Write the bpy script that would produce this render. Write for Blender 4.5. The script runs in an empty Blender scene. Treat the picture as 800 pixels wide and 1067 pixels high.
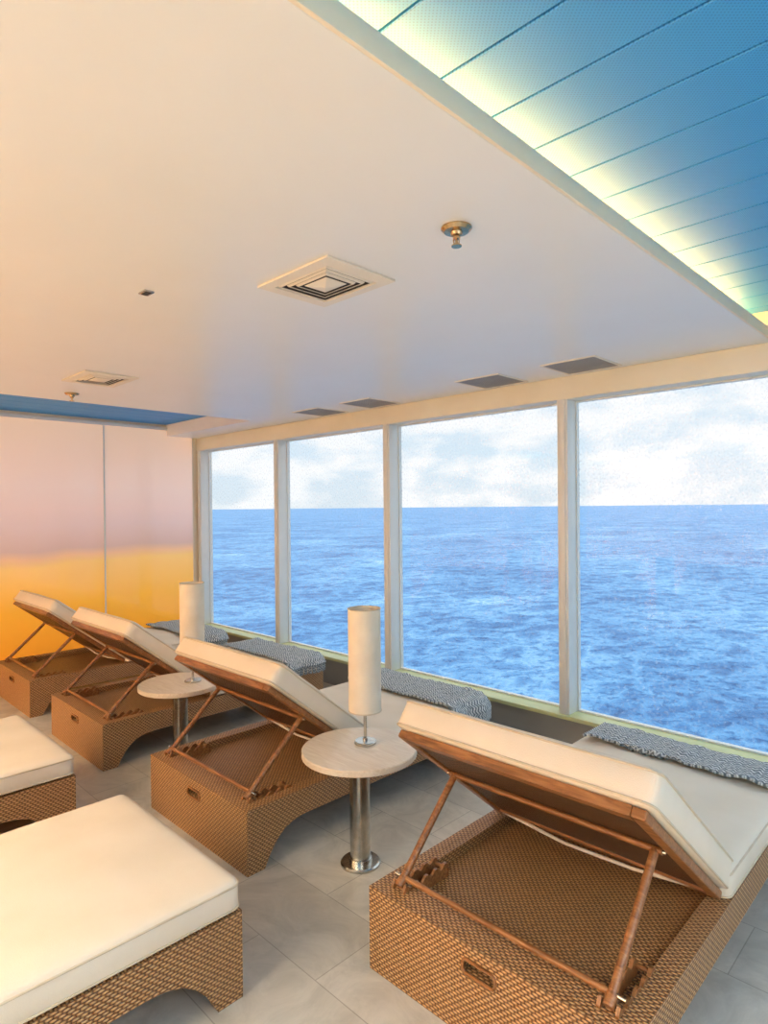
import bpy, bmesh, math, random
from mathutils import Matrix, Vector
random.seed(4)
scene = bpy.context.scene
try:
    scene.view_settings.view_transform = 'Standard'
    scene.view_settings.look = 'None'
except Exception: pass

def lin(c):
    return tuple(((v/255)/12.92 if v/255 <= .04045 else ((v/255+.055)/1.055)**2.4) for v in c)
def C(*c): return (*lin(c), 1)

# ---------------------------------------------------------------- materials
def newmat(name):
    m = bpy.data.materials.new(name); m.use_nodes = True
    nt = m.node_tree; b = nt.nodes['Principled BSDF']
    return m, nt, b
def N(nt, t, **kw):
    n = nt.nodes.new(t)
    for k, v in kw.items(): setattr(n, k, v)
    return n
def M(nt, op, a, b=None, c=None):
    n = nt.nodes.new('ShaderNodeMath'); n.operation = op
    for i, v in enumerate((a, b, c)):
        if v is None: continue
        if isinstance(v, (int, float)): n.inputs[i].default_value = v
        else: nt.links.new(v, n.inputs[i])
    return n.outputs[0]
def ramp(nt, fac, stops, interp='LINEAR'):
    r = nt.nodes.new('ShaderNodeValToRGB'); r.color_ramp.interpolation = interp
    e = r.color_ramp.elements
    while len(e) < len(stops): e.new(.5)
    for i, (p, c) in enumerate(stops):
        e[i].position = p; e[i].color = c
    nt.links.new(fac, r.inputs[0]); return r.outputs[0]
def noisy(name, c1, c2, scale=8, rough=.5, bump=0.0, metallic=0, spec=.5, detail=4, bscale=None):
    m, nt, b = newmat(name)
    tc = N(nt, 'ShaderNodeTexCoord'); n = N(nt, 'ShaderNodeTexNoise')
    n.inputs['Scale'].default_value = scale; n.inputs['Detail'].default_value = detail
    nt.links.new(tc.outputs['Object'], n.inputs['Vector'])
    nt.links.new(ramp(nt, n.outputs['Fac'], [(.3, c1), (.7, c2)]), b.inputs['Base Color'])
    b.inputs['Roughness'].default_value = rough; b.inputs['Metallic'].default_value = metallic
    b.inputs['Specular IOR Level'].default_value = spec
    if bump:
        n2 = N(nt, 'ShaderNodeTexNoise'); n2.inputs['Scale'].default_value = bscale or scale*6
        nt.links.new(tc.outputs['Object'], n2.inputs['Vector'])
        bp = N(nt, 'ShaderNodeBump'); bp.inputs['Strength'].default_value = bump; bp.inputs['Distance'].default_value = .004
        nt.links.new(n2.outputs['Fac'], bp.inputs['Height']); nt.links.new(bp.outputs[0], b.inputs['Normal'])
    return m

def weave_mat(name, dark, mid, light, cw=.030, rh=.0125):
    m, nt, b = newmat(name)
    uv = N(nt, 'ShaderNodeTexCoord'); s = N(nt, 'ShaderNodeSeparateXYZ')
    nt.links.new(uv.outputs['UV'], s.inputs[0])
    U, V = s.outputs[0], s.outputs[1]
    vr = M(nt, 'DIVIDE', V, rh)
    par = M(nt, 'MULTIPLY', M(nt, 'FLOORED_MODULO', M(nt, 'FLOOR', vr), 2.0), .5)
    a = M(nt, 'ABSOLUTE', M(nt, 'SINE', M(nt, 'MULTIPLY', M(nt, 'ADD', M(nt, 'DIVIDE', U, cw), par), math.pi)))
    bb = M(nt, 'ABSOLUTE', M(nt, 'SINE', M(nt, 'MULTIPLY', vr, math.pi)))
    h = M(nt, 'MULTIPLY', M(nt, 'POWER', a, .6), M(nt, 'POWER', bb, .6))
    n = N(nt, 'ShaderNodeTexNoise'); n.inputs['Scale'].default_value = 60
    nt.links.new(uv.outputs['UV'], n.inputs['Vector'])
    h2 = M(nt, 'ADD', M(nt, 'MULTIPLY', h, .8), M(nt, 'MULTIPLY', n.outputs['Fac'], .3))
    nt.links.new(ramp(nt, h2, [(.15, dark), (.55, mid), (1.0, light)]), b.inputs['Base Color'])
    b.inputs['Roughness'].default_value = .42
    bp = N(nt, 'ShaderNodeBump'); bp.inputs['Strength'].default_value = .9; bp.inputs['Distance'].default_value = .004
    nt.links.new(h, bp.inputs['Height']); nt.links.new(bp.outputs[0], b.inputs['Normal'])
    return m

m_weave = weave_mat('rattan_weave', C(52, 31, 15), C(150, 102, 58), C(222, 176, 122), cw=.021, rh=.0092)
m_deck = weave_mat('rattan_deck', C(46, 28, 14), C(138, 93, 52), C(214, 168, 112), cw=.020, rh=.010)
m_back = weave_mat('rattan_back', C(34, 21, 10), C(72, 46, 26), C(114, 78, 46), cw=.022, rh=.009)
m_cush = noisy('cushion_fabric', C(226, 212, 190), C(233, 220, 200), 5, .85, .25, bscale=350, spec=.2)
m_pipe = noisy('piping_fabric', C(200, 182, 154), C(212, 195, 168), 20, .8)
m_strap = noisy('cushion_strap', C(225, 214, 196), C(235, 226, 210), 20, .8)
m_dark = noisy('dark_slot', C(22, 15, 10), C(30, 20, 14), 20, .8)
m_gap = noisy('panel_gap', C(10, 46, 80), C(12, 52, 86), 5, .8)
m_steel = noisy('brushed_steel', C(170, 168, 162), C(200, 197, 190), 30, .25, metallic=1)
m_chrome = noisy('chrome', C(180, 150, 112), C(200, 172, 134), 10, .22, metallic=1)
m_shade = noisy('lamp_shade_fabric', C(226, 212, 188), C(236, 224, 202), 12, .8, .3, bscale=300)
m_ceil = noisy('ceiling_paint', C(231, 230, 226), C(234, 233, 230), 2, .30, spec=.5)
m_fascia = noisy('fascia_paint', C(240, 222, 192), C(244, 228, 200), 3, .5)
m_white = noisy('white_metal_frame', C(216, 218, 213), C(224, 226, 221), 4, .4)
m_cream = noisy('cream_header', C(220, 218, 200), C(226, 224, 207), 4, .45)
m_sill = noisy('sill_green_cream', C(190, 196, 140), C(202, 206, 156), 4, .45)
m_lower = noisy('lower_wall_grey', C(140, 140, 135), C(150, 150, 145), 4, .6)
m_vent = noisy('vent_white', C(228, 218, 200), C(234, 225, 208), 6, .5)
m_grille = noisy('vent_mesh_grey', C(140, 140, 138), C(155, 155, 152), 6, .5)
m_ventdark = noisy('vent_dark', C(44, 38, 32), C(60, 52, 44), 10, .7)
m_wallp = noisy('wall_paint', C(232, 218, 192), C(238, 224, 200), 3, .7)

def wood(name, a, b_, c):
    m, nt, b = newmat(name)
    tc = N(nt, 'ShaderNodeTexCoord'); mp = N(nt, 'ShaderNodeMapping'); mp.inputs['Scale'].default_value = (1, 8, 8)
    nt.links.new(tc.outputs['Object'], mp.inputs[0])
    n = N(nt, 'ShaderNodeTexNoise'); n.inputs['Scale'].default_value = 9; n.inputs['Detail'].default_value = 6; n.inputs['Distortion'].default_value = 1.2
    nt.links.new(mp.outputs[0], n.inputs['Vector'])
    nt.links.new(ramp(nt, n.outputs['Fac'], [(.3, a), (.5, b_), (.7, c)]), b.inputs['Base Color'])
    b.inputs['Roughness'].default_value = .35
    return m
m_wood = wood('teak_wood', C(112, 68, 34), C(144, 94, 52), C(170, 116, 70))
m_tabletop = wood('table_top_laminate', C(208, 190, 166), C(218, 202, 180), C(226, 212, 192))

def throw_mat():
    m, nt, b = newmat('knit_throw')
    uv = N(nt, 'ShaderNodeTexCoord'); s = N(nt, 'ShaderNodeSeparateXYZ'); nt.links.new(uv.outputs['UV'], s.inputs[0])
    zig = M(nt, 'MULTIPLY', M(nt, 'PINGPONG', s.outputs[0], .014), 1.0)
    st = M(nt, 'SINE', M(nt, 'MULTIPLY', M(nt, 'ADD', s.outputs[1], zig), 2*math.pi/.018))
    n = N(nt, 'ShaderNodeTexNoise'); n.inputs['Scale'].default_value = 70; n.inputs['Detail'].default_value = 4; nt.links.new(uv.outputs['UV'], n.inputs['Vector'])
    f = M(nt, 'ADD', M(nt, 'MULTIPLY', st, .26), n.outputs['Fac'])
    nt.links.new(ramp(nt, f, [(.28, C(96, 106, 112)), (.55, C(158, 165, 167)), (.8, C(222, 225, 223))]), b.inputs['Base Color'])
    b.inputs['Roughness'].default_value = .9
    bp = N(nt, 'ShaderNodeBump'); bp.inputs['Strength'].default_value = .6; bp.inputs['Distance'].default_value = .005
    nt.links.new(f, bp.inputs['Height']); nt.links.new(bp.outputs[0], b.inputs['Normal'])
    return m
m_throw = throw_mat()

def floor_mat():
    m, nt, b = newmat('stone_tile')
    tc = N(nt, 'ShaderNodeTexCoord')
    br = N(nt, 'ShaderNodeTexBrick'); br.inputs['Scale'].default_value = 1
    br.inputs['Brick Width'].default_value = .62; br.inputs['Row Height'].default_value = .31
    br.inputs['Mortar Size'].default_value = .002; br.inputs['Mortar Smooth'].default_value = .1
    br.inputs['Color1'].default_value = C(196, 189, 175); br.inputs['Color2'].default_value = C(211, 204, 190)
    br.inputs['Mortar'].default_value = C(168, 161, 148)
    nt.links.new(tc.outputs['Object'], br.inputs['Vector'])
    n = N(nt, 'ShaderNodeTexNoise'); n.inputs['Scale'].default_value = 4; n.inputs['Detail'].default_value = 10; n.inputs['Distortion'].default_value = 1.2
    n.inputs['Roughness'].default_value = .7
    nt.links.new(tc.outputs['Object'], n.inputs['Vector'])
    mx = N(nt, 'ShaderNodeMix', data_type='RGBA', blend_type='MULTIPLY'); mx.inputs[0].default_value = 1
    nt.links.new(br.outputs['Color'], mx.inputs[6])
    nt.links.new(ramp(nt, n.outputs['Fac'], [(.35, (.72, .72, .71, 1)), (.62, (1, 1, 1, 1))]), mx.inputs[7])
    nt.links.new(mx.outputs[2], b.inputs['Base Color'])
    b.inputs['Roughness'].default_value = .33
    return m
m_floor = floor_mat()

def blue_mat():
    m, nt, b = newmat('blue_perforated_metal')
    tc = N(nt, 'ShaderNodeTexCoord'); s = N(nt, 'ShaderNodeSeparateXYZ'); nt.links.new(tc.outputs['Object'], s.inputs[0])
    k = 2*math.pi/.010
    d = M(nt, 'MULTIPLY', M(nt, 'SINE', M(nt, 'MULTIPLY', s.outputs[0], k)), M(nt, 'SINE', M(nt, 'MULTIPLY', s.outputs[1], k)))
    nt.links.new(ramp(nt, d, [(.3, C(54, 152, 222)), (.6, C(34, 122, 194))]), b.inputs['Base Color'])
    b.inputs['Roughness'].default_value = .5
    return m
m_blue = blue_mat()

def mural_mat(strength, name='sunset_mural_glass'):
    m, nt, b = newmat(name)
    tc = N(nt, 'ShaderNodeTexCoord'); s = N(nt, 'ShaderNodeSeparateXYZ'); nt.links.new(tc.outputs['Object'], s.inputs[0])
    n = N(nt, 'ShaderNodeTexNoise'); n.inputs['Scale'].default_value = .9; n.inputs['Detail'].default_value = 3
    nt.links.new(tc.outputs['Object'], n.inputs['Vector'])
    f = M(nt, 'DIVIDE', M(nt, 'ADD', s.outputs[2], M(nt, 'MULTIPLY', M(nt, 'SUBTRACT', n.outputs['Fac'], .5), .16)), 2.4)
    col = ramp(nt, f, [(.0, C(240, 150, 40)), (.26, C(244, 176, 62)), (.42, C(244, 192, 112)), (.48, C(206, 170, 156)),
                       (.57, C(218, 188, 180)), (.72, C(234, 204, 192)), (1.0, C(243, 210, 180))])
    nt.links.new(col, b.inputs['Base Color']); nt.links.new(col, b.inputs['Emission Color'])
    b.inputs['Emission Strength'].default_value = strength
    b.inputs['Roughness'].default_value = .06
    return m
m_mural = mural_mat(.36)

def emis(name, col, s):
    m, nt, b = newmat(name)
    n = N(nt, 'ShaderNodeEmission'); n.inputs[0].default_value = col; n.inputs[1].default_value = s
    nt.links.new(n.outputs[0], nt.nodes['Material Output'].inputs[0]); return m
m_led = emis('cove_led', (1, .40, .09, 1), 84)

def glass_mat():
    m, nt, b = newmat('window_glass')
    t = N(nt, 'ShaderNodeBsdfTransparent'); t.inputs[0].default_value = (.98, .99, .985, 1)
    g = N(nt, 'ShaderNodeBsdfGlossy'); g.inputs['Roughness'].default_value = .02
    mx = N(nt, 'ShaderNodeMixShader'); mx.inputs[0].default_value = .035
    nt.links.new(t.outputs[0], mx.inputs[1]); nt.links.new(g.outputs[0], mx.inputs[2])
    # dried salt spray: fine specks of a thin white translucent film
    tc = N(nt, 'ShaderNodeTexCoord')
    n1 = N(nt, 'ShaderNodeTexNoise'); n1.inputs['Scale'].default_value = 55; n1.inputs['Detail'].default_value = 3
    n2 = N(nt, 'ShaderNodeTexNoise'); n2.inputs['Scale'].default_value = 2.2
    for n in (n1, n2): nt.links.new(tc.outputs['Object'], n.inputs['Vector'])
    sp = ramp(nt, n1.outputs['Fac'], [(.50, (0, 0, 0, 1)), (.68, (1, 1, 1, 1))])
    f = M(nt, 'MULTIPLY', M(nt, 'MULTIPLY', sp, n2.outputs['Fac']), .34)
    tr = N(nt, 'ShaderNodeBsdfTranslucent'); tr.inputs[0].default_value = (.98, .98, 1, 1)
    m2 = N(nt, 'ShaderNodeMixShader'); nt.links.new(f, m2.inputs[0])
    nt.links.new(mx.outputs[0], m2.inputs[1]); nt.links.new(tr.outputs[0], m2.inputs[2])
    nt.links.new(m2.outputs[0], nt.nodes['Material Output'].inputs[0]); return m
m_glass = glass_mat()

def sea_mat():
    m, nt, b = newmat('sea_water')
    tc = N(nt, 'ShaderNodeTexCoord')
    def nz(scale, detail, sx=1, sy=1, dist=0, rough=.5, rot=-.75):
        mp = N(nt, 'ShaderNodeMapping'); mp.inputs['Rotation'].default_value = (0, 0, rot)
        mp.vector_type = 'POINT'; mp.inputs['Scale'].default_value = (sx, sy, 1)
        nt.links.new(tc.outputs['Object'], mp.inputs[0])
        n = N(nt, 'ShaderNodeTexNoise'); n.inputs['Scale'].default_value = scale; n.inputs['Detail'].default_value = detail
        n.inputs['Distortion'].default_value = dist; n.inputs['Roughness'].default_value = rough
        nt.links.new(mp.outputs[0], n.inputs['Vector']); return n.outputs['Fac']
    big = nz(.045, 5, 1, .7, .4); wav = nz(.24, 5, 1.0, .8, .4, .5); fine = nz(1.0, 7, 1.0, .8, .4, .68, -.4)
    def ridge(x, k): return M(nt, 'MAXIMUM', M(nt, 'SUBTRACT', 1.0, M(nt, 'MULTIPLY', M(nt, 'ABSOLUTE', M(nt, 'SUBTRACT', x, .5)), k)), 0.0)
    r1, r2 = ridge(wav, 7.0), ridge(fine, 7.0)
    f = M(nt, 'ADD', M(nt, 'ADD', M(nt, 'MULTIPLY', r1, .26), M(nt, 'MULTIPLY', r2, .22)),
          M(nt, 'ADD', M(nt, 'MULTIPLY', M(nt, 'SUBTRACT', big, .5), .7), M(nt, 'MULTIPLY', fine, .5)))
    col = ramp(nt, f, [(.20, C(30, 86, 140)), (.42, C(58, 120, 176)), (.60, C(92, 154, 204)), (.78, C(136, 188, 224)), (.90, C(232, 242, 248))])  # wave shading put into the colour: darker troughs, lighter crests, white foam
    nt.links.new(col, b.inputs['Base Color'])
    b.inputs['Roughness'].default_value = .5; b.inputs['Specular IOR Level'].default_value = .25
    bp = N(nt, 'ShaderNodeBump'); bp.inputs['Strength'].default_value = .6; bp.inputs['Distance'].default_value = .35
    nt.links.new(f, bp.inputs['Height']); nt.links.new(bp.outputs[0], b.inputs['Normal'])
    return m
m_sea = sea_mat()

# ---------------------------------------------------------------- mesh helpers
def boxmap(me):
    uvl = me.uv_layers.new(name='UVMap')
    for p in me.polygons:
        n = p.normal; ax = max(range(3), key=lambda i: abs(n[i]))
        for li in p.loop_indices:
            co = me.vertices[me.loops[li].vertex_index].co
            uvl.data[li].uv = ((co.y, co.z) if ax == 0 else (co.x, co.z) if ax == 1 else (co.x, co.y))
def finish(name, bm, mat, parent=None, smooth=False, mtx=None, angle=40):
    bmesh.ops.recalc_face_normals(bm, faces=bm.faces)
    me = bpy.data.meshes.new(name); bm.to_mesh(me); bm.free()
    boxmap(me)
    if mtx is not None: me.transform(mtx)
    o = bpy.data.objects.new(name, me); bpy.context.collection.objects.link(o)
    for mm in (mat if isinstance(mat, (list, tuple)) else [mat]): me.materials.append(mm)
    if smooth:
        for p in me.polygons: p.use_smooth = True
        try: me.set_sharp_from_angle(angle=math.radians(angle))
        except Exception: pass
    if parent: o.parent = parent
    return o
def bx(bm, x0, x1, y0, y1, z0, z1, bev=0, seg=2):
    r = bmesh.ops.create_cube(bm, size=1)
    for v in r['verts']:
        v.co = Vector(((x0+x1)/2+v.co.x*(x1-x0), (y0+y1)/2+v.co.y*(y1-y0), (z0+z1)/2+v.co.z*(z1-z0)))
    if bev:
        es = list({e for v in r['verts'] for e in v.link_edges})
        bmesh.ops.bevel(bm, geom=es, offset=bev, segments=seg, profile=.5, affect='EDGES')
def box(name, x0, x1, y0, y1, z0, z1, mat, parent=None, bev=0, seg=2, mtx=None):
    bm = bmesh.new(); bx(bm, x0, x1, y0, y1, z0, z1, bev, seg)
    return finish(name, bm, mat, parent, bev > 0, mtx)
def rod(bm, a, b, r, seg=14, r2=None):
    a, b = Vector(a), Vector(b); d = b-a
    q = d.to_track_quat('Z', 'Y').to_matrix().to_4x4()
    bmesh.ops.create_cone(bm, cap_ends=True, segments=seg, radius1=r, radius2=r if r2 is None else r2, depth=d.length,
                          matrix=Matrix.Translation((a+b)/2) @ q)
def lathe(bm, prof, seg=48, cx=0, cy=0):
    rings = []
    for r, z in prof:
        rings.append([bm.verts.new((cx+r*math.cos(2*math.pi*i/seg), cy+r*math.sin(2*math.pi*i/seg), z)) for i in range(seg)])
    for a, b in zip(rings, rings[1:]):
        for i in range(seg):
            bm.faces.new((a[i], a[(i+1) % seg], b[(i+1) % seg], b[i]))
    bm.faces.new(rings[0]); bm.faces.new(rings[-1])
def tube(bm, pts, r, closed=True, seg=8):
    n = len(pts); rings = []
    for i, p in enumerate(pts):
        a = pts[(i-1) % n] if closed or i > 0 else p
        b = pts[(i+1) % n] if closed or i < n-1 else p
        d = (Vector(b)-Vector(a)).normalized()
        up = Vector((0, 0, 1)) if abs(d.z) < .9 else Vector((1, 0, 0))
        s = d.cross(up).normalized(); u = s.cross(d)
        rings.append([bm.verts.new(Vector(p)+r*(math.cos(2*math.pi*k/seg)*s+math.sin(2*math.pi*k/seg)*u)) for k in range(seg)])
    for i in range(n if closed else n-1):
        A, B = rings[i], rings[(i+1) % n]
        for k in range(seg): bm.faces.new((A[k], A[(k+1) % seg], B[(k+1) % seg], B[k]))
def rrect(x0, x1, y0, y1, z, r, n=6):
    P = []
    for cx, cy, a0 in ((x1-r, y1-r, 0), (x0+r, y1-r, 90), (x0+r, y0+r, 180), (x1-r, y0+r, 270)):
        for k in range(n+1):
            a = math.radians(a0+90*k/n); P.append((cx+r*math.cos(a), cy+r*math.sin(a), z))
    return P
def extr_x(bm, poly, x0, x1):
    A = [bm.verts.new((x0, y, z)) for y, z in poly]; B = [bm.verts.new((x1, y, z)) for y, z in poly]
    bm.faces.new(A); bm.faces.new(B)
    for i in range(len(poly)):
        j = (i+1) % len(poly); bm.faces.new((A[i], A[j], B[j], B[i]))
def empty(name, loc, rz=0):
    e = bpy.data.objects.new(name, None); e.empty_display_size = .1
    bpy.context.collection.objects.link(e); e.location = loc; e.rotation_euler = (0, 0, rz); return e

def cushion(name, x0, x1, y0, y1, z0, z1, parent, mtx=None, seed=0.0):
    """soft box cushion with crowned top and side panels"""
    bm = bmesh.new()
    nx, ny = 26, 26
    def cap(u, v, top):
        x = x0+(x1-x0)*u; y = y0+(y1-y0)*v
        e = min(u*(x1-x0), (1-u)*(x1-x0), v*(y1-y0), (1-v)*(y1-y0))
        k = min(1, e/.05); rr = .018*(1-math.sqrt(max(0, 1-(1-k)**2)))
        crown = .012*math.sin(math.pi*u)*math.sin(math.pi*v)
        wr = .003*math.sin(11*x+5*y+seed)*math.sin(9*y+3+2*seed)*k
        return Vector((x, y, (z1-rr+crown+wr) if top else z0+rr*.5))
    def par(i, n):
        t = i/n; return .5-.5*math.cos(math.pi*t)
    T = [[bm.verts.new(cap(par(i, nx), par(j, ny), True)) for j in range(ny+1)] for i in range(nx+1)]
    B = [[bm.verts.new(cap(par(i, nx), par(j, ny), False)) for j in range(ny+1)] for i in range(nx+1)]
    for i in range(nx):
        for j in range(ny):
            bm.faces.new((T[i][j], T[i+1][j], T[i+1][j+1], T[i][j+1]))
            bm.faces.new((B[i][j], B[i][j+1], B[i+1][j+1], B[i+1][j]))
    rim = [(i, 0) for i in range(nx)]+[(nx, j) for j in range(ny)]+[(i, ny) for i in range(nx, 0, -1)]+[(0, j) for j in range(ny, 0, -1)]
    L = len(rim); cx, cy = (x0+x1)/2, (y0+y1)/2
    for k in range(L):
        a, b = rim[k], rim[(k+1) % L]
        bm.faces.new((T[a[0]][a[1]], B[a[0]][a[1]], B[b[0]][b[1]], T[b[0]][b[1]]))
    r = .03
    for v in bm.verts:
        dx = abs(v.co.x-cx)-((x1-x0)/2-r); dy = abs(v.co.y-cy)-((y1-y0)/2-r)
        if dx > 0 and dy > 0:
            m = max(dx, dy); l = math.hypot(dx, dy); f = m/l
            v.co.x = cx+math.copysign((x1-x0)/2-r+dx*f, v.co.x-cx); v.co.y = cy+math.copysign((y1-y0)/2-r+dy*f, v.co.y-cy)
    finish(name, bm, m_cush, parent, True, mtx, 80)
    bm = bmesh.new()
    tube(bm, rrect(x0, x1, y0, y1, z1-.018, .03), .0035)
    tube(bm, rrect(x0, x1, y0, y1, z0+.010, .03), .0035)
    finish(name+'_piping', bm, m_pipe, parent, True, mtx, 80)

# ---------------------------------------------------------------- sun lounger
H = .268; LEN = 1.64; CT = .100
def lounger(x_left, y_head, w=.87, rz=0, hinge=.70, ang=38.5):
    xc = x_left+w/2
    P = empty('sun_lounger', (xc, y_head, 0), rz)
    hw = w/2
    def arch(y0, y1):
        # feet flare up into a slimmer rail through a short curved haunch
        f = [(.085, 0), (.10, .03), (.125, .07), (.155, .105), (.195, .135), (.245, .152), (.31, .158)]
        pts = [(y0, 0)]+[(y0+a, z) for a, z in f]+[(y1-a, z) for a, z in reversed(f)]
        pts += [(y1, 0), (y1, H), (y0, H)]
        return pts
    bm = bmesh.new(); extr_x(bm, arch(0, LEN), -hw, -hw+.035); finish('side_board_left', bm, m_weave, P)
    bm = bmesh.new(); extr_x(bm, arch(0, LEN), hw-.035, hw); finish('side_board_right', bm, m_weave, P)
    bm = bmesh.new(); s = .055; a, b = -hw+.035, hw-.035
    bx(bm, a, -s, .0, .035, 0, H); bx(bm, s, b, .0, .035, 0, H)
    bx(bm, -s, s, .0, .035, 0, .185); bx(bm, -s, s, .0, .035, .225, H)
    finish('head_panel', bm, m_weave, P)
    bm = bmesh.new(); tube(bm, [(x, -.001, z+.205) for x, z, _ in rrect(-s, s, -.02, .02, 0, .014)], .005)
    finish('handle_slot_rim', bm, m_wood, P, True)
    box('handle_slot_back', -s-.01, s+.01, .036, .044, .175, .235, m_dark, P)
    box('foot_panel', a, b, LEN-.035, LEN, 0, H, m_weave, P)
    box('deck', a, b, .035, LEN-.035, .205, .232, m_deck, P)
    bm = bmesh.new(); bx(bm, a, b, .035, .10, .232, H-.001); bx(bm, a, a+.03, .10, LEN-.035, .232, H-.001); bx(bm, b-.03, b, .10, LEN-.035, .232, H-.001)
    finish('deck_rim', bm, m_weave, P)
    cushion('seat_cushion', -hw, hw, hinge, LEN, H+.003, H+CT, P, None, x_left)
    c, s_ = math.cos(math.radians(ang)), math.sin(math.radians(ang))
    mt = Matrix(((-1, 0, 0, 0), (0, -c, s_, hinge), (0, s_, c, H+.035), (0, 0, 0, 1)))
    BL = .74; fw = hw-.02
    bm = bmesh.new()
    bx(bm, -fw, -fw+.04, -.01, BL-.02, -.028, -.001, .005, 2); bx(bm, fw-.04, fw, -.01, BL-.02, -.028, -.001, .005, 2)
    bx(bm, -fw+.04, fw-.04, -.01, .03, -.028, -.001); bx(bm, -fw+.04, fw-.04, BL-.06, BL-.02, -.028, -.001)
    finish('backrest_frame', bm, m_wood, P, False, mt)
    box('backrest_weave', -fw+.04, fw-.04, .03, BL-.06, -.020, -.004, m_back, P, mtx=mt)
    cushion('backrest_cushion', -hw, hw, 0, BL, 0, .108, P, mt, x_left*2)
    bm = bmesh.new()
    tube(bm, [(-hw+.06, hinge-.02, H+.022), (-.1, hinge-.035, H+.004), (.15, hinge-.03, H+.008), (hw-.05, hinge-.02, H+.03)], .006, False)
    finish('cushion_tie', bm, m_strap, P, True)
    def w_(x, a_, n): return mt @ Vector((-x, a_, n))
    sx = hw-.085
    bm = bmesh.new()
    for sg in (-1, 1):
        top = w_(sg*sx, .43, -.03)
        rod(bm, top, (sg*sx, .075, H+.03), .012)
        rod(bm, (sg*sx, .075, H+.03), (sg*sx, .05, H+.012), .015)
    rod(bm, (-sx, .075, H+.03), (sx, .075, H+.03), .009)
    rod(bm, w_(-sx-.02, .43, -.03), w_(sx+.02, .43, -.03), .009)
    finish('prop_strut', bm, m_wood, P, True)
    bm = bmesh.new()
    for sg in (-1, 1):
        for off in (-.024, .024):
            x = sg*sx+off
            poly = [(.045, .231), (.27, .231), (.27, H+.000)]
            y = .26
            for k in range(4):
                poly += [(y, H+.012), (y-.012, H+.012), (y-.03, H-.004)]
                y -= .048
            poly += [(.055, H+.022), (.045, H+.005)]
            extr_x(bm, poly, x-.005, x+.005)
        rod(bm, (sg*sx-.036, .26, H-.008), (sg*sx+.036, .26, H-.008), .006)
    finish('ratchet_rail', bm, m_wood, P)
    bm = bmesh.new()
    for sg in (-1, 1):
        t = w_(sg*sx, .43, -.03); rod(bm, t-Vector((.03, 0, 0)), t+Vector((.03, 0, 0)), .006)
        rod(bm, (sg*sx-.035, .075, H+.03), (sg*sx+.035, .075, H+.03), .006)
    finish('pivot_bolts', bm, m_steel, P, True)
    return P

XL = [-1.465, -3.05, -4.535, -5.87]
for x in XL: lounger(x, 1.40)
YF = 1.045
for xr in (-1.66, -3.06):
    w = .86
    lounger(xr-w, YF-LEN, w)

# ---------------------------------------------------------------- throws
def throw(x0, x1, y0, y1, ztop, seed, sag1=0, fringe=False):
    rnd = random.Random(seed)
    P = empty('throw_blanket', ((x0+x1)/2, (y0+y1)/2, ztop))
    ox, oy = (x0+x1)/2, (y0+y1)/2
    bm = bmesh.new(); nu, nv = 90, 24
    tot = (x1-x0)+sag1; G = []
    for i in range(nu+1):
        s = tot*i/nu; row = []
        for j in range(nv+1):
            y = y0+(y1-y0)*j/nv
            w = .007*math.sin(9*s+seed)*math.sin(22*y)+.004*math.sin(31*s+14*y+seed)+.003*math.sin(57*s-33*y)
            if s > (x1-x0):
                e = s-(x1-x0); x, z = x1+.018+min(e, .05)*.9+.015*math.sin(26*y+1), -max(0, e-.012)
            else: x, z = x0+s, .013+abs(w)
            yy = y+.012*math.sin(7*s+seed)+(.012*math.sin(5*s) if j == 0 else 0)
            row.append(bm.verts.new((x-ox, yy-oy, z)))
        G.append(row)
    for i in range(nu):
        for j in range(nv): bm.faces.new((G[i][j], G[i+1][j], G[i+1][j+1], G[i][j+1]))
    bmesh.ops.recalc_face_normals(bm, faces=bm.faces)
    me = bpy.data.meshes.new('cloth')
    ends = [(v.co.copy()) for v in (G[-1] if sag1 > 0 else [])]
    bm.to_mesh(me); bm.free()
    uvl = me.uv_layers.new(name='UVMap')
    for p in me.polygons:
        for li in p.loop_indices:
            vi = me.loops[li].vertex_index; i, j = divmod(vi, nv+1)
            uvl.data[li].uv = (tot*i/nu, (y1-y0)*j/nv)
        p.use_smooth = True
    me.materials.append(m_throw)
    o = bpy.data.objects.new('cloth', me); bpy.context.collection.objects.link(o); o.parent = P
    so = o.modifiers.new('s', 'SOLIDIFY'); so.thickness = .012; so.offset = 1
    if o.data.polygons[0].normal.z < 0: so.offset = -1
    if ends and fringe:
        bm = bmesh.new()
        for a, b in zip(ends, ends[1:]):
            for t in (0, .5):
                p = a.lerp(b, t); q = p+Vector((rnd.uniform(-.012, .014), rnd.uniform(-.008, .008), -.05))
                rod(bm, p, q, .0035, 6)
        finish('fringe', bm, m_throw, P, True)
ZC = H+CT+.006
throw(-1.43, -.62, 2.79, 3.02, ZC, 1)
throw(-3.02, -2.19, 2.70, 3.03, ZC, 2, .13, True)
throw(-4.50, -3.67, 2.68, 3.02, ZC, 3, .05, True)
throw(-5.84, -5.01, 2.66, 3.02, ZC, 5, .06, True)

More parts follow.
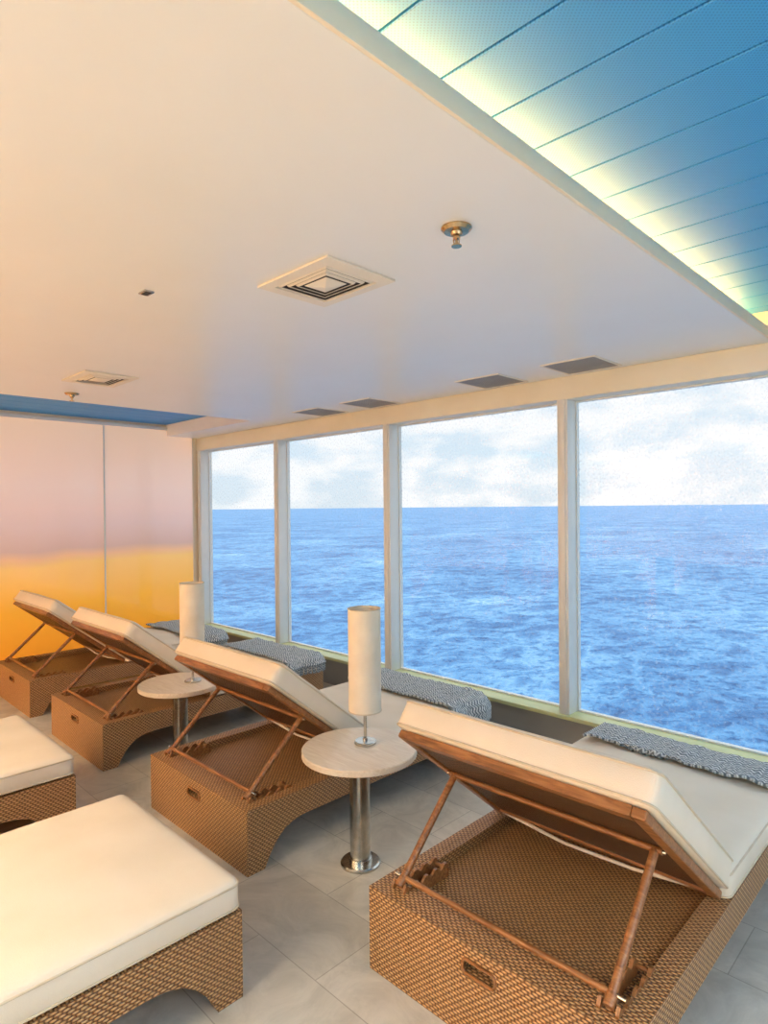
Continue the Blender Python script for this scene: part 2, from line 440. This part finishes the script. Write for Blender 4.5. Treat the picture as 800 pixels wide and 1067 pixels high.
# ---------------------------------------------------------------- side tables and lamps
def side_table(x, y, k=1.0):
    P = empty('side_table', (x, y, 0))
    bm = bmesh.new(); lathe(bm, [(.236*k, .462), (.243*k, .466), (.243*k, .486), (.239*k, .490)], 72); finish('table_top', bm, m_tabletop, P, True, angle=30)
    bm = bmesh.new(); lathe(bm, [(.084, 0), (.084, .008), (.078, .013), (.049, .014), (.049, .03), (.043, .031), (.043, .44), (.07, .448), (.07, .4615)], 48)
    finish('pedestal', bm, m_steel, P, True, angle=30)
def table_lamp(x, y):
    P = empty('table_lamp', (x, y, .4905))
    bm = bmesh.new(); lathe(bm, [(.047, 0), (.047, .008), (.043, .012), (.011, .014), (.011, .024), (.007, .026), (.007, .19), (.012, .192), (.012, .21)], 40)
    finish('base', bm, m_steel, P, True, angle=30)
    bm = bmesh.new()
    R = .070; lathe(bm, [(R-.004, .146), (R, .142), (R, .576), (R-.003, .58), (R-.007, .578), (R-.007, .50)], 48)
    finish('shade', bm, m_shade, P, True, angle=30)
    bm = bmesh.new()
    for z in (.142, .578): tube(bm, [(R*math.cos(2*math.pi*k/40), R*math.sin(2*math.pi*k/40), z) for k in range(40)], .0025)
    finish('shade_trim', bm, m_pipe, P, True)
    bm = bmesh.new()
    for k in range(3):
        a = 2*math.pi*k/3; rod(bm, (0, 0, .2), ((R-.003)*math.cos(a), (R-.003)*math.sin(a), .2), .0025, 6)
    finish('shade_spider', bm, m_steel, P, True)
side_table(-1.925, 1.79); table_lamp(-1.94, 1.84)
side_table(-3.415, 1.75, .96); table_lamp(-3.375, 1.81)

# ---------------------------------------------------------------- room shell
XB, XR, YB, YW = -6.23, 4.0, -3.2, 3.45
CZ = 2.27; BZ = 2.43
box('floor', XB-.1, XR+.1, YB-.1, YW+.2, -.1, 0, m_floor)
box('wall_back', XB-.1, XR+.1, YB-.1, YB, 0, 2.7, m_wallp)
box('wall_right', XR, XR+.1, YB, YW+.15, 0, 2.7, m_wallp)
box('wall_left', XB-.1, XB, YB, YW+.15, 0, 2.7, m_wallp)
box('wall_window_lower', XB, XR, YW, YW+.15, 0, .225, m_lower)
box('wall_window_upper', XB, XR, YW, YW+.15, 2.20, 2.7, m_cream)
bm = bmesh.new()
bx(bm, -4.66, -.766, YB, YW, CZ, CZ+.045, .003, 2)
bx(bm, XB, -4.66, 3.08, YW, CZ, CZ+.045, .003, 2)
finish('ceiling', bm, m_ceil)
box('trim_fascia', -.766, -.756, YB, YW-.04, CZ-.001, CZ+.048, m_fascia, bev=.002)
bm = bmesh.new()
bx(bm, -1.36, -1.32, YB, YW, CZ+.045, 2.6)
bx(bm, -4.70, -4.665, YB, 3.08, CZ+.02, 2.6)
bx(bm, XB, -4.66, 3.07, 3.085, CZ, 2.6)
finish('ceiling_upstand', bm, m_ceil)
box('ceiling_slab', XB, XR, YB, YW, 2.60, 2.68, m_dark)
bm = bmesh.new(); g = .0028; sp = .1907; y = .873-sp*22
while y < YW:
    a, b = max(y+g, YB), min(y+sp-g, YW)
    if b > a: bx(bm, -1.32, XR, a, b, BZ, BZ+.015, .002, 1)
    y += sp
finish('ceiling_blue_panels_main', bm, m_blue)
bm = bmesh.new(); x = -4.72
while x > XB+.02:
    a, b = max(x-sp+g, XB), x-g
    if b > a: bx(bm, a, b, YB, 3.07, 2.39, 2.405, .002, 1)
    x -= sp
finish('ceiling_blue_panels_side', bm, m_blue)
box('ceiling_backing_main', -1.32, XR, YB, YW, BZ+.02, BZ+.03, m_gap)
box('cove_light_strip', -.945, -.92, YB+.1, YW-.02, CZ+.047, CZ+.055, m_led)

box('trim_header', XB, XR, YW-.04, YW+.11, 2.136, CZ, m_cream, bev=.004)
box('trim_sill', XB, XR, YW-.06, YW+.11, .225, .25, m_sill, bev=.004)
mull = [-6.185, -4.77, -3.34, -1.863, -.40, 1.06, 2.52, 3.95]
for i, x in enumerate(mull):
    P = empty('trim_mullion', (x, YW, 0))
    hw = .034
    box('post', -hw, hw, -.035, .10, .25, 2.136, m_white, P, bev=.004)
    box('post_cover', -hw*.55, hw*.55, -.042, -.035, .25, 2.136, m_white, P, bev=.002)
for i in range(len(mull)-1):
    a, b = mull[i]+.034, mull[i+1]-.034
    W = empty('window_%d' % (i+1), ((a+b)/2, YW+.08, 1.2)); hx = (b-a)/2
    bm = bmesh.new()
    bm.faces.new([bm.verts.new(v) for v in ((-hx, 0, -.95), (hx, 0, -.95), (hx, 0, .936), (-hx, 0, .936))])
    finish('pane', bm, m_glass, W)
    bm = bmesh.new()
    bx(bm, -hx, hx, -.015, .015, -.95, -.94); bx(bm, -hx, hx, -.015, .015, .926, .936)
    bx(bm, -hx, -hx+.008, -.015, .015, -.94, .926); bx(bm, hx-.008, hx, -.015, .015, -.94, .926)
    finish('pane_gasket', bm, m_white, W)

P = empty('added_rear_mural', (XB, 0, 0))
ys = [3.36]
y = 2.42
while y > YB: ys.append(y); y -= .95
ys.append(YB+.02)
for a, b in zip(ys, ys[1:]):
    if a-b < .05: continue
    box('rear_glow_panel', .002, .014, b+.006, a-.006, .04, 2.33, m_mural, P)
    box('panel_joint', .002, .022, b-.008, b+.006, .04, 2.33, m_white, P)
box('top_rail', .002, .03, YB+.02, 3.36, 2.33, 2.36, m_white, P)
box('bottom_rail', .002, .03, YB+.02, 3.36, .0, .04, m_white, P)
P = empty('added_rear_mural', (0, YB, 0))
m_rear_glow = mural_mat(1.1, 'added_rear_glow')  # unseen glowing rear panels, added to throw warm light on the ceiling
xx = XB+.2
while xx < -.5:
    box('rear_glow_panel', xx, xx+1.15, .002, .014, .04, 2.2, m_rear_glow, P)
    box('panel_joint', xx+1.15, xx+1.17, .002, .02, .04, 2.2, m_white, P)
    xx += 1.17

# ---------------------------------------------------------------- ceiling fittings
def diffuser(x, y, wx, wy):
    P = empty('ceiling_air_diffuser', (x, y, CZ))
    bm = bmesh.new()
    def ring(a0, z0, a1, z1):
        ks = []
        for a, z in ((a0, z0), (a1, z1)):
            hx, hy = wx/2*a, wy/2*a
            ks.append([bm.verts.new(v) for v in ((-hx, -hy, z), (hx, -hy, z), (hx, hy, z), (-hx, hy, z))])
        for i in range(4): bm.faces.new((ks[0][i], ks[0][(i+1) % 4], ks[1][(i+1) % 4], ks[1][i]))
    ring(1.0, -.001, 1.0, -.008); ring(1.0, -.008, .74, -.010); ring(.74, -.010, .735, -.002)
    for a in (.70, .57, .44): ring(a, -.004, a-.03, -.010); ring(a-.03, -.010, a-.055, -.010)
    ring(.31, -.008, .29, -.010); ring(.29, -.010, .001, -.018)
    finish('louvres', bm, m_vent, P)
    box('plenum', -wx/2*.8, wx/2*.8, -wy/2*.8, wy/2*.8, -.0015, -.0005, m_ventdark, P)
diffuser(-1.635, 1.385, .37, .30)
diffuser(-3.74, 1.44, .37, .30)
for x in (-1.63, -2.22, -3.29, -3.86):
    P = empty('ceiling_air_grille', (x, 3.2, CZ))
    bm = bmesh.new(); hx, hy = .16, .16
    bx(bm, -hx, hx, -hy, -hy+.012, -.005, 0); bx(bm, -hx, hx, hy-.012, hy, -.005, 0)
    bx(bm, -hx, -hx+.012, -hy+.012, hy-.012, -.005, 0); bx(bm, hx-.012, hx, -hy+.012, hy-.012, -.005, 0)
    finish('frame', bm, m_vent, P)
    bm = bmesh.new()
    for k in range(17): t = -hx+.02+k*(2*hx-.04)/16; bx(bm, t-.0036, t+.0036, -hy+.012, hy-.012, -.0038, -.002)
    for k in range(17): t = -hy+.02+k*(2*hy-.04)/16; bx(bm, -hx+.012, hx-.012, t-.0036, t+.0036, -.004, -.0022)
    finish('mesh_grid', bm, m_grille, P)
    box('plenum', -hx+.01, hx-.01, -hy+.01, hy-.01, -.0015, -.0005, m_ventdark, P)
def sprinkler(x, y, s=1):
    P = empty('fire_sprinkler', (x, y, CZ))
    bm = bmesh.new(); lathe(bm, [(.045*s, -.0005), (.045*s, -.004), (.036*s, -.012), (.018*s, -.014), (.016*s, -.022), (.010*s, -.025), (.010*s, -.032)], 32)
    finish('rosette', bm, m_chrome, P, True, angle=30)
    bm = bmesh.new(); lathe(bm, [(.004, -.03), (.004, -.048), (.015*s, -.049), (.015*s, -.052)], 24)
    rod(bm, (.011, 0, -.03), (.007, 0, -.05), .002, 6); rod(bm, (-.011, 0, -.03), (-.007, 0, -.05), .002, 6)
    finish('deflector', bm, m_chrome, P, True, angle=30)
sprinkler(-1.064, 1.374, .95); sprinkler(-4.33, 1.486)
P = empty('ceiling_sensor_plate', (-2.144, .989, CZ))
box('plate', -.026, .026, -.018, .018, -.006, 0, m_steel, P, bev=.002)
box('slot', -.018, .018, -.010, .010, -.0075, -.006, m_ventdark, P)

# ---------------------------------------------------------------- sea
bm = bmesh.new(); S = 40000
vs = [bm.verts.new(v) for v in ((-S, 6, -14), (S, 6, -14), (S, S, -14), (-S, S, -14))]; bm.faces.new(vs)
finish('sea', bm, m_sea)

# ---------------------------------------------------------------- world sky
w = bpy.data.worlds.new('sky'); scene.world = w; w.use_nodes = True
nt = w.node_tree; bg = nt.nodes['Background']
tc = N(nt, 'ShaderNodeTexCoord'); s = N(nt, 'ShaderNodeSeparateXYZ'); nt.links.new(tc.outputs['Generated'], s.inputs[0])
base = ramp(nt, s.outputs[2], [(0, C(214, 227, 236)), (.08, C(211, 228, 241)), (.3, C(216, 231, 242)), (1, C(196, 216, 238))])
mp = N(nt, 'ShaderNodeMapping'); mp.inputs['Scale'].default_value = (1, 1, 2.4); nt.links.new(tc.outputs['Generated'], mp.inputs[0])
n = N(nt, 'ShaderNodeTexNoise'); n.inputs['Scale'].default_value = 8; n.inputs['Detail'].default_value = 8; n.inputs['Roughness'].default_value = .54
nt.links.new(mp.outputs[0], n.inputs['Vector'])
fac = ramp(nt, n.outputs['Fac'], [(.43, (0, 0, 0, 1)), (.58, (1, 1, 1, 1))])
mx = N(nt, 'ShaderNodeMix', data_type='RGBA'); nt.links.new(fac, mx.inputs[0]); nt.links.new(base, mx.inputs[6])
mx.inputs[7].default_value = C(244, 246, 248)
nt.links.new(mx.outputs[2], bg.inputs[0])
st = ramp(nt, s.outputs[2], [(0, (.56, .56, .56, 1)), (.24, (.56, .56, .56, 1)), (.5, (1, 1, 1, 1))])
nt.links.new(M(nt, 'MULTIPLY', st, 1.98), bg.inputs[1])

# ---------------------------------------------------------------- added fill lights
def area(name, loc, size, power, col, rot=(0, 0, 0), sy=None):
    l = bpy.data.lights.new(name, 'AREA'); l.energy = power; l.color = col; l.size = size
    l.spread = 2.3
    if sy: l.shape = 'RECTANGLE'; l.size_y = sy
    o = bpy.data.objects.new(name, l); bpy.context.collection.objects.link(o); o.location = loc; o.rotation_euler = rot
    return o
area('added_ceiling_fill', (-4.2, -1.6, 2.25), 1.2, 78, (1, .72, .42))  # unseen downward fills added to brighten the interior
area('added_ceiling_fill', (-1.6, -1.8, 2.25), 1.2, 88, (1, .88, .68))
area('added_ceiling_fill', (1.6, -.2, 2.40), 1.6, 100, (1, .93, .82))
area('added_uplight', (-4.4, YB+.6, 1.2), 3.0, 145, (1, .66, .32), (math.radians(178), 0, 0), .3)  # unseen upward fills added to brighten the ceiling and blue panels
area('added_uplight', (-1.0, YB+.6, 1.2), 3.0, 115, (1, .87, .64), (math.radians(178), 0, 0), .3)
area('added_uplight', (XR-.6, .5, 1.2), 4.0, 160, (1, .96, .90), (math.radians(178), 0, math.radians(90)), .3)

# ---------------------------------------------------------------- camera
cam = bpy.data.cameras.new('camera'); co = bpy.data.objects.new('camera', cam); bpy.context.collection.objects.link(co)
cam.sensor_fit = 'HORIZONTAL'; cam.sensor_width = 36; cam.lens = 36*650/800; cam.clip_end = 100000; cam.clip_start = .02
R = Matrix.Rotation(math.radians(44.6), 4, 'Z') @ Matrix.Rotation(math.radians(89.6), 4, 'X') @ Matrix.Rotation(math.radians(-.55), 4, 'Z')
co.matrix_world = Matrix.Translation((0, 0, 1.5)) @ R
scene.camera = co
